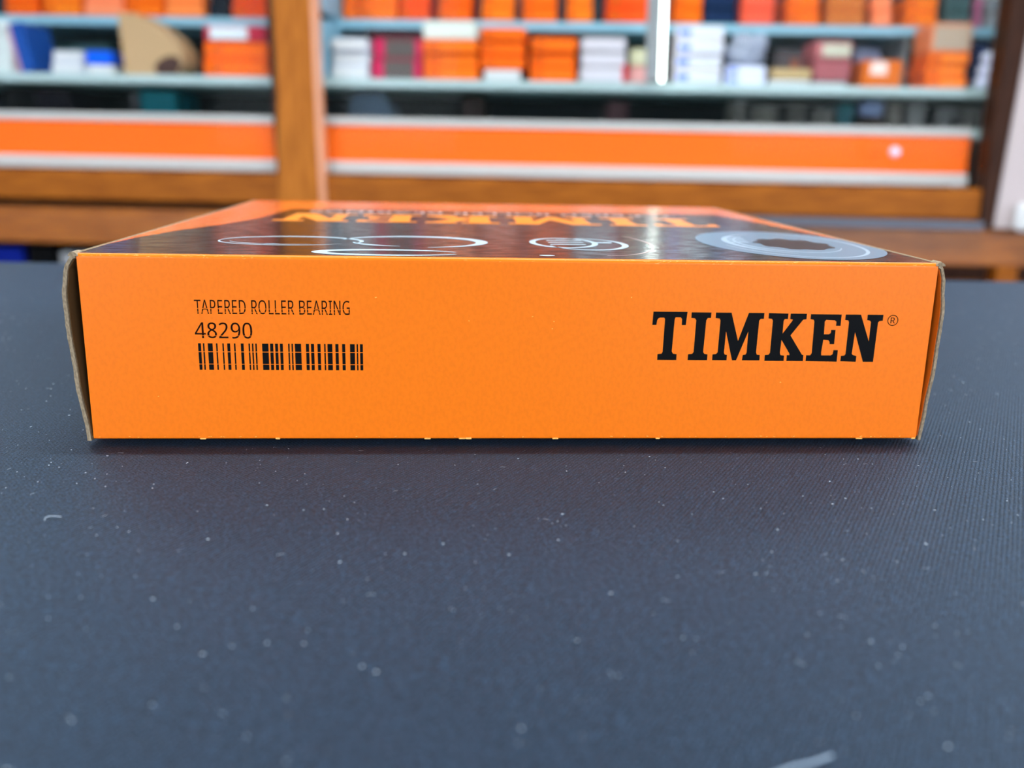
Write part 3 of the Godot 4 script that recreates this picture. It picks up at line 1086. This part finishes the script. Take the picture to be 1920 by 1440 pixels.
func shelf_goods() -> void:
	var orange := Color(0.95, 0.41, 0.06)
	var orange_deep := Color(0.93, 0.36, 0.05)
	var amber := Color(0.95, 0.46, 0.09)
	var red := Color(0.94, 0.31, 0.08)
	var glare_orange := Color(0.97, 0.52, 0.34)  # glare on orange cartons, put into the colour
	var white := Color(0.82, 0.835, 0.84)
	var white_cool := Color(0.79, 0.81, 0.85)
	var grey := Color(0.72, 0.71, 0.73)
	var mark := {"x0": 0.08, "x1": 0.3, "y0": 0.25, "y1": 0.75, "c": Color(0.84, 0.36, 0.08), "n": "darker printed patch"}
	var blue_mark := {"x0": 0.06, "x1": 0.3, "y0": 0.3, "y1": 0.75, "c": Color(0.33, 0.47, 0.85), "n": "blue printed patch"}
	var mid := "cartons on the middle shelf"
	var y := 175.0
	# ---- middle shelf, left of the post
	stack("white flat carton", "at the far left of the middle shelf", mid, 5, -1052, -953, y, 269, -87, 110, white, Color(0.82, 0.88, 0.87))
	leaning_folder()
	stack("small white carton", "beside the bright blue carton on the middle shelf", mid, 2, -884, -823, y, 218, -100, 90, white_cool, white)
	stack("thin white carton", "under the bright blue carton on the middle shelf", mid, 1, -819, -765, y, 193, -100, 80, white, white)
	stack("bright blue carton", "lying on a thin white carton, middle shelf", mid, 1, -818, -766, 193.1, 218, -100, 80, Color(0.03, 0.33, 0.88), Color(0.02, 0.38, 0.95))
	stack("dim teal carton", "behind the small white and blue cartons on the middle shelf", mid, 1, -985, -839, y, 246, -260, 120, Color(0.24, 0.36, 0.38), Color(0.28, 0.42, 0.44))
	paper_bag()
	stack("orange carton", "below the crimson carton, left of the wooden post", mid, 2, -590, -470, y, 237, -92, 110, orange_deep, orange, mark)
	stack("crimson carton with a white label", "on the orange pair left of the wooden post", mid, 1, -588, -472, 237.1, 266, -94, 105, Color(0.66, 0.12, 0.20), Color(0.74, 0.16, 0.26), {"x0": 0.1, "x1": 0.72, "y0": 0.12, "y1": 0.9, "c": Color(0.82, 0.86, 0.88), "n": "white label"})
	# ---- middle shelf, right of the post
	stack("white carton", "right beside the post, first on the middle shelf", mid, 3, -351, -281, y, 246, -92, 100, white_cool, white)
	stack("crimson carton with a large grey label", "beside the white stack by the post", mid, 2, -278, -182, y, 249, -102, 100, Color(0.66, 0.09, 0.26), Color(0.78, 0.12, 0.33), {"x0": 0.24, "x1": 0.84, "y0": 0.05, "y1": 0.95, "c": Color(0.36, 0.33, 0.32), "n": "large grey label"})
	stack("maroon carton", "lying on the two crimson cartons, middle shelf", mid, 1, -292, -182, 249.1, 268, -125, 80, Color(0.16, 0.08, 0.09), Color(0.20, 0.09, 0.11))
	stack("orange carton", "under the pale grey carton, middle shelf", mid, 3, -179, -77, y, 245, -90, 110, orange, amber, mark)
	stack("pale grey-white carton", "on the three wide orange cartons, middle shelf", mid, 1, -181, -80, 245.1, 278, -92, 100, Color(0.76, 0.79, 0.76), Color(0.84, 0.87, 0.83))
	stack("flat white carton", "under the tallest orange stack, middle shelf", mid, 1, -68, 0, y, 195, -92, 80, white, white)
	stack("orange carton", "resting on the flat white carton, middle shelf", mid, 3, -75, 8, 195.1, 268, -92, 105, orange_deep, orange, mark)
	stack("orange carton", "just left of the grey-white stack, middle shelf", mid, 3, 16, 101, y, 252, -96, 105, Color(0.97, 0.40, 0.06), Color(0.99, 0.44, 0.08), mark)
	stack("grey-white carton", "between the orange cartons and the small yellow one", mid, 3, 107, 190, y, 254, -92, 100, grey, Color(0.80, 0.79, 0.82))
	stack("narrow red carton", "standing beside the small pink carton, middle shelf", mid, 1, 184, 194, y, 208, -88, 60, Color(0.85, 0.10, 0.22), Color(0.85, 0.10, 0.22))
	stack("small pink carton", "under the pale yellow one, left of the tube lamp", mid, 1, 198, 235, y, 205, -100, 60, Color(0.88, 0.62, 0.60), Color(0.92, 0.68, 0.66))
	stack("small pale yellow carton", "on the pink one, left of the tube lamp", mid, 1, 198, 235, 205.1, 236, -100, 60, Color(0.80, 0.80, 0.64), Color(0.86, 0.86, 0.72))
	stack("white carton with a blue mark", "right of the tube lamp, middle shelf", mid, 4, 278, 365, y, 276, -92, 100, Color(0.82, 0.80, 0.82), white_cool, blue_mark)
	stack("white and blue carton", "under the crumpled clear plastic bag, middle shelf", mid, 2, 371, 444, y, 209, -92, 90, Color(0.80, 0.83, 0.93), Color(0.88, 0.90, 0.96), blue_mark)
	plastic_bag()
	stack("thin white carton", "under the beige carton, middle shelf", mid, 1, 450, 526, y, 185, -92, 90, white, white)
	stack("beige carton", "lying on a thin white one right of the plastic bag", mid, 1, 452, 527, 185.1, 206, -94, 90, Color(0.66, 0.56, 0.40), Color(0.74, 0.64, 0.46))
	stack("dim grey carton with an orange spot", "behind the beige carton, middle shelf", mid, 1, 483, 560, y, 252, -220, 90, Color(0.27, 0.26, 0.28), Color(0.36, 0.34, 0.36), {"x0": 0.4, "x1": 0.62, "y0": 0.5, "y1": 0.75, "c": Color(0.62, 0.36, 0.28), "n": "dull orange spot"})
	stack("thin white carton", "under the dusty pink pair, middle shelf", mid, 1, 528, 592, y, 184, -100, 90, white, white)
	stack("dusty pink carton", "below the one with the cream label, middle shelf", mid, 1, 528, 596, 184.1, 222, -100, 90, Color(0.58, 0.30, 0.32), Color(0.64, 0.36, 0.38))
	stack("dusty pink carton with a cream label", "on the plain dusty pink carton, middle shelf", mid, 1, 528, 596, 222.1, 254, -100, 90, Color(0.66, 0.36, 0.38), Color(0.72, 0.44, 0.45), {"x0": 0.2, "x1": 0.95, "y0": 0.15, "y1": 0.85, "c": Color(0.76, 0.76, 0.68), "n": "cream label"})
	stack("pale blue-grey carton", "far back between the pink and orange cartons, middle shelf", mid, 1, 642, 695, y, 258, -250, 90, Color(0.50, 0.54, 0.64), Color(0.56, 0.60, 0.70))
	stack("orange carton with a pale round label", "standing low near the right end, middle shelf", mid, 1, 614, 686, y, 222, -92, 90, Color(0.86, 0.42, 0.13), Color(0.86, 0.44, 0.15), {"x0": 0.18, "x1": 0.6, "y0": 0.45, "y1": 0.95, "c": Color(0.97, 0.86, 0.82), "n": "pale label"})
	stack("dark navy carton", "behind the low orange carton near the right end", mid, 1, 716, 785, y, 258, -345, 90, Color(0.12, 0.16, 0.24), Color(0.15, 0.20, 0.30))
	stack("bright orange carton", "near the right-hand post, middle shelf", mid, 3, 727, 800, y, 236, -92, 95, orange, Color(0.99, 0.54, 0.18), mark)
	stack("tan carton with an orange rim", "on the bright orange stack by the right-hand post", mid, 1, 728, 800, 236.1, 286, -92, 95, Color(0.92, 0.52, 0.32), Color(0.70, 0.62, 0.54))
	stack("tall navy carton", "between the orange stack and the wrapped rolls", mid, 1, 833, 862, y, 262, -160, 110, Color(0.11, 0.15, 0.28), Color(0.13, 0.19, 0.34))
	for k in 3:
		var r := thing("wrapped_roll", "glossy white plastic-wrapped roll by the right-hand post, %s" % ["lowest of three", "middle of three", "topmost of three"][k], "roll", cab * Transform3D(Basis(), v(832 + 3.0 * k, y + 21.0 * k, -102)), "wrapped rolls by the right-hand post")
		var s := begin()
		lathe(s, [Vector2(0, 0), Vector2(0.011, 0.0004), Vector2(0.0155, 0.004), Vector2(0.017, 0.0105), Vector2(0.0155, 0.017), Vector2(0.011, 0.0206), Vector2(0, 0.021)], Vector3.ZERO, 28)
		part("wrapping", s, mat(Color(0.80, 0.83, 0.92), 0.15), r)
		s = begin()
		lathe(s, [Vector2(0, 0.0208), Vector2(0.005, 0.0208), Vector2(0.006, 0.0212), Vector2(0, 0.0213)], Vector3.ZERO, 20)
		part("seal", s, mat(Color(0.70, 0.72, 0.84), 0.3), r)
	# ---- upper shelf: [x0, x1, colour, name, neighbour]
	var up := "cartons on the upper shelf"
	var rows := [
		[-1024, -957, orange_deep, "orange carton", "at the far left end"], [-947, -871, amber, "amber orange carton", "second from the left end"], [-866, -785, glare_orange, "orange carton with painted glare", "above the bright blue carton"],
		[-783, -707, orange, "orange carton", "above the brown paper bag"], [-702, -624, Color(0.96, 0.50, 0.24), "light orange carton", "between the paper bag and the gap block"], [-617, -576, Color(0.06, 0.09, 0.13), "dark block for a shaded gap", "left of the wooden post"],  # near-black block stands for the shade in a gap
		[-570, -493, red, "red-orange carton", "just left of the wooden post"],
		[-354, -323, orange, "orange carton", "just right of the wooden post"], [-321, -246, Color(0.98, 0.44, 0.09), "orange carton", "second right of the wooden post"], [-242, -184, red, "red-orange carton", "third right of the wooden post"],
		[-168, -102, orange_deep, "deep orange carton", "above the wide orange stack"], [-84, -20, amber, "amber carton", "above the tallest orange stack"], [-5, 62, orange, "orange carton", "between two amber ones"],
		[80, 131, amber, "amber carton", "left of the wide red-orange one"], [155, 241, red, "wide red-orange carton", "just left of the tube lamp"],
		[282, 338, orange, "orange carton", "just right of the tube lamp"], [340, 404, Color(0.07, 0.15, 0.27), "dark navy carton", "between the orange and the red ones"], [409, 474, Color(0.93, 0.34, 0.22), "red carton", "above the clear plastic bag"],
		[496, 558, orange, "orange carton", "above the dim grey carton"], [570, 642, Color(0.78, 0.42, 0.18), "brownish orange carton", "above the dusty pink pair"], [654, 692, glare_orange, "narrow orange carton with painted glare", "right of the brownish one"],
		[717, 775, amber, "amber carton", "above the tan and grey carton"], [788, 838, Color(0.26, 0.36, 0.36), "dull green carton", "left of the pink strip-like one"], [845, 858, Color(0.72, 0.42, 0.55), "thin pink carton", "by the right-hand post"], [864, 902, Color(0.55, 0.56, 0.57), "pale grey carton", "behind the right-hand post"],
	]
	for r in rows:
		var c: Color = r[2]
		stack(r[3], r[4] + ", upper shelf", up, 2, r[0], r[1], 291, 346, -206, 110, c, Color(c.r, c.g * 1.06, c.b * 1.1).clamp(), mark if c.r > 0.85 and c.b < 0.2 else {})
	# ---- lowest shelf: its shade is put into the dark colours of the goods
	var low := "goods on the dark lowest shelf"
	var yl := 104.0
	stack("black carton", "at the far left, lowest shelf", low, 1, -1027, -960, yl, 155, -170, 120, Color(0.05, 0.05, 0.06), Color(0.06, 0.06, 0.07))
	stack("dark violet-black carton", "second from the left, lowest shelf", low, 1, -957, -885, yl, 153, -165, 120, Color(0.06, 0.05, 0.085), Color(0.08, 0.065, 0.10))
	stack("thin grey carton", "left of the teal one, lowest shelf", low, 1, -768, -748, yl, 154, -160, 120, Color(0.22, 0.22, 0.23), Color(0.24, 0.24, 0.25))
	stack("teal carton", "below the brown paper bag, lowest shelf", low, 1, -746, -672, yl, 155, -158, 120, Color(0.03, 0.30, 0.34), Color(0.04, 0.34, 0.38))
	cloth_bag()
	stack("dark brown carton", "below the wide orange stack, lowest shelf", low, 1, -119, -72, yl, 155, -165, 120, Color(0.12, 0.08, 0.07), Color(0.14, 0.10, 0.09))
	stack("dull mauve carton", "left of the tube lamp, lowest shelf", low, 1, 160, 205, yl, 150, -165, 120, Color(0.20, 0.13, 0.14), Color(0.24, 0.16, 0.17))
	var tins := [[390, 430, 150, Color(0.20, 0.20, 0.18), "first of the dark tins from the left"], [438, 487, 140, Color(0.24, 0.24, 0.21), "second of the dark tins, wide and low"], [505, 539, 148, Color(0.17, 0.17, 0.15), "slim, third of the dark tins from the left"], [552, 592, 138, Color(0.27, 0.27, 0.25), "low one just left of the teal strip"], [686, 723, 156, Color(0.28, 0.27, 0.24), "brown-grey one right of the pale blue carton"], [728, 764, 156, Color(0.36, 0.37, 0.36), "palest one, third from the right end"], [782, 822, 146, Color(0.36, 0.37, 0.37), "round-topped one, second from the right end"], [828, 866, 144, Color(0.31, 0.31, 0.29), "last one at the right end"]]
	for t in tins:
		var r: float = (t[1] - t[0]) / 2000.0
		var h: float = (t[2] - yl) / 1000.0
		var o := thing("tin", "grey tin on the lowest shelf, " + t[4], "tin", cab * Transform3D(Basis(), v((t[0] + t[1]) / 2.0, yl + 0.05, -180)), low)
		var s := begin()
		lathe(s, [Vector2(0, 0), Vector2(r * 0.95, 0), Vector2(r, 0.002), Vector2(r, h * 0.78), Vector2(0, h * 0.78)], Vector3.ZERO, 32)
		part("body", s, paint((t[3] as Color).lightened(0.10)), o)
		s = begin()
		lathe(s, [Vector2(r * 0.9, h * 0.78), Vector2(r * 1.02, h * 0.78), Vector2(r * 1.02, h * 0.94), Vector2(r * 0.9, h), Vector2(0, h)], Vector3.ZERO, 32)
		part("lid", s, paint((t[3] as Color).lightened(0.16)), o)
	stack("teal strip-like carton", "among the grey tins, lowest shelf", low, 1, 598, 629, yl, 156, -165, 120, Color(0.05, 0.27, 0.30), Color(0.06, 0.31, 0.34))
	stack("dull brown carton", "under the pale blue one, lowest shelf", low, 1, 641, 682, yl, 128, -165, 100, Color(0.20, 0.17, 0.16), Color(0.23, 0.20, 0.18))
	stack("pale blue carton", "on the dull brown one among the tins, lowest shelf", low, 1, 640, 683, 128.1, 156, -165, 100, Color(0.38, 0.44, 0.58), Color(0.46, 0.52, 0.64))
	# ---- under the cabinet, just above the table's far edge
	var under := "cartons under the cabinet"
	stack("deep blue carton", "under the cabinet at the far left edge", under, 1, -1060, -976, -310, -150, -100, 150, Color(0.02, 0.09, 0.42), Color(0.03, 0.13, 0.55))
	stack("black carton", "under the cabinet, between the blue and the white one", under, 1, -970, -912, -310, -146, -100, 150, Color(0.02, 0.02, 0.025), Color(0.025, 0.025, 0.03))
	stack("white carton", "under the cabinet, nearest the big orange carton", under, 1, -908, -850, -310, -158, -100, 150, Color(0.62, 0.62, 0.62), Color(0.68, 0.68, 0.68))


func leaning_folder() -> void:
	var o := thing("folder", "dark blue folder leaning on the white flat cartons at the left end", "folder", cab * Transform3D(Basis(Vector3.BACK, deg_to_rad(11.0)), v(-925, 177.6, -92)))
	var s := begin()
	slab(s, -12, 12, 0, 88, -100, 0, 2)
	part("cover", s, paint(Color(0.10, 0.29, 0.60)), o)
	s = begin()
	slab(s, -18, -12.1, 2, 86, -98, -1, 1)
	part("pages", s, paint(Color(0.80, 0.60, 0.66)), o)


func paper_bag() -> void:
	var o := thing("paper_bag", "brown paper bag with a slumped right shoulder on the middle shelf", "bag", cab * Transform3D(Basis(), v(-739, 175.1, -86)))
	var s := begin()
	prism(s, PackedVector2Array([Vector2(3, 0), Vector2(0, 60), Vector2(-2, 108), Vector2(30, 107), Vector2(62, 92), Vector2(92, 70), Vector2(112, 44), Vector2(114, 22), Vector2(96, 0)]), Vector3.ZERO, Vector3(0.001, 0, 0), Vector3(0, 0.001, 0), v(0, 0, -80))
	part("bag_body", s, paint(Color(0.72, 0.60, 0.45)), o)
	s = begin()
	prism(s, PackedVector2Array([Vector2(66, 1), Vector2(60, 14), Vector2(72, 27), Vector2(88, 34), Vector2(104, 33), Vector2(111, 20), Vector2(99, 1)]), v(0, 0, 0), Vector3(0.001, 0, 0), Vector3(0, 0.001, 0), v(0, 0, 1.5))
	part("dark_patch", s, paint(Color(0.30, 0.22, 0.20)), o)


func cloth_bag() -> void:
	var o := thing("cloth_bag", "blue-grey cloth bag sagging on the lowest shelf right of the post", "bag", cab * Transform3D(Basis(), v(-333, 104.1, -150)))
	var s := begin()
	prism(s, PackedVector2Array([Vector2(0, 0), Vector2(2, 26), Vector2(8, 50), Vector2(62, 51), Vector2(80, 30), Vector2(94, 0)]), Vector3.ZERO, Vector3(0.001, 0, 0), Vector3(0, 0.001, 0), v(0, 0, -70))
	part("bag_body", s, paint(Color(0.24, 0.31, 0.37)), o)
	s = begin()
	slab(s, 10, 60, 49, 53, -60, -4, 1.5)
	part("fold", s, paint(Color(0.29, 0.35, 0.41)), o)


func plastic_bag() -> void:
	var o := thing("plastic_bag", "crumpled clear plastic bag lying on the white and blue cartons", "bag", cab * Transform3D(Basis(), v(410, 209.2, -132)))
	var n := FastNoiseLite.new()
	n.frequency = 28.0
	n.fractal_octaves = 3
	n.seed = 3
	var s := begin()
	s.set_smooth_group(1)
	var grid := []
	for i in 25:
		var row := []
		for k in 37:
			var a := TAU * (k % 36) / 36.0
			var b := PI * i / 24.0
			var d := Vector3(sin(b) * cos(a), cos(b), sin(b) * sin(a))
			var r := 1.0 + 0.45 * n.get_noise_3dv(d * 0.05)
			row.append(Vector3(d.x * 0.036, 0.025 + d.y * 0.026, d.z * 0.036) * Vector3(r, r if d.y > 0 else 1.0, r))
		grid.append(row)
	for i in 24:
		for k in 36:
			var c: Vector3 = (grid[i][k] + grid[i + 1][k + 1]) / 2.0 - Vector3(0, 0.025, 0)
			quad(s, grid[i][k], grid[i][k + 1], grid[i + 1][k + 1], grid[i + 1][k], c)
	part("film", s, mat(Color(0.72, 0.76, 0.84, 0.55), 0.3, {"transparency": BaseMaterial3D.TRANSPARENCY_ALPHA}), o)
	s = begin()
	tube(s, [v(14, 47, 8), v(20, 52, 12), v(27, 50, 16), v(30, 44, 20)], 0.004, 10)
	part("knot", s, paint(Color(0.74, 0.78, 0.86)), o)


# ------------------------------------------------------------------ lint on the cloth
func in_carton(x: float, z: float) -> bool:
	var p := Vector2(x, z).rotated(deg_to_rad(3.7995))
	return absf(p.x) < 0.092 and p.y < 0.001 and p.y > -0.182


func lint() -> void:
	var ball := SphereMesh.new()
	ball.radius = 1.0
	ball.height = 1.4
	ball.radial_segments = 7
	ball.rings = 4
	var places: Array[Transform3D] = []
	while places.size() < 15000:
		var x := rng.randf_range(-0.34, 0.34)
		var z := rng.randf_range(-0.28, 0.125)
		if in_carton(x, z):
			continue
		var r := 0.00003 + 0.00012 * pow(rng.randf(), 6.0)
		var b := Basis(Vector3.UP, rng.randf() * TAU) * Basis.from_scale(Vector3(r * rng.randf_range(0.8, 2.2), r * 0.7, r))
		places.append(Transform3D(b, Vector3(x, CLOTH + r * 0.5, z)))
	many("lint_specks", ball, places, "tiny white lint specks scattered over the dark blue cloth", "lint")
	for kind in 3:
		var s := begin()
		var pts := []
		var bend := [0.9, -0.5, 1.7][kind] as float
		for k in 7:
			var a := bend * (k / 6.0 - 0.5)
			pts.append(Vector3(k / 6.0 - 0.5, 0.03 + 0.05 * sin(PI * k / 6.0), 0.35 * sin(a * 2.0)))
		tube(s, pts, 0.03, 5)
		s.generate_normals()
		places = []
		while places.size() < 110:
			var x := rng.randf_range(-0.30, 0.30)
			var z := rng.randf_range(-0.2, 0.11)
			if in_carton(x, z):
				continue
			var r := rng.randf_range(0.0004, 0.0011)
			places.append(Transform3D(Basis(Vector3.UP, rng.randf() * TAU) * Basis.from_scale(Vector3(r, r * 0.8, r)), Vector3(x, CLOTH, z)))
		many("lint_fibres", s.commit(), places, ["short curled white fibres lying on the dark blue cloth", "straighter white fibres lying on the dark blue cloth", "hooked white fibres lying on the dark blue cloth"][kind], "lint")
	# single threads one can pick out
	var s := begin()
	tube(s, [v(-6, 0.2, 2.4), v(-2.5, 0.2, 0.9), v(0, 0.25, 0), v(2.4, 0.35, -0.9), v(4.6, 0.45, -2.0), v(7, 0.35, -2.9), v(9.6, 0.2, -4.4)], 0.00017, 8)
	var t := part("thread", s, M.thread)
	t.position = Vector3(0.0248, CLOTH, 0.1115)
	tag(t, "pale loose thread on the cloth at the lower right", "thread")
	s = begin()
	tube(s, [v(0, 0.1, 1.6), v(-0.3, 0.2, 0.7), v(0.1, 0.25, 0.1), v(1.0, 0.2, -0.1), v(2.1, 0.12, -0.05)], 0.00006, 6)
	t = part("thread", s, M.lint)
	t.position = Vector3(-0.0805, CLOTH, 0.0455)
	tag(t, "hook-shaped white thread on the cloth left below the big carton", "thread")


func many(n: String, mesh: Mesh, places: Array[Transform3D], label: String, category: String) -> void:
	var mm := MultiMesh.new()
	mm.transform_format = MultiMesh.TRANSFORM_3D
	mm.mesh = mesh
	mm.instance_count = places.size()
	for i in places.size():
		mm.set_instance_transform(i, places[i])
	var o := MultiMeshInstance3D.new()
	o.name = called(n)
	o.multimesh = mm
	o.material_override = M.lint
	add_child(o)
	tag(o, label, category, "", "stuff")
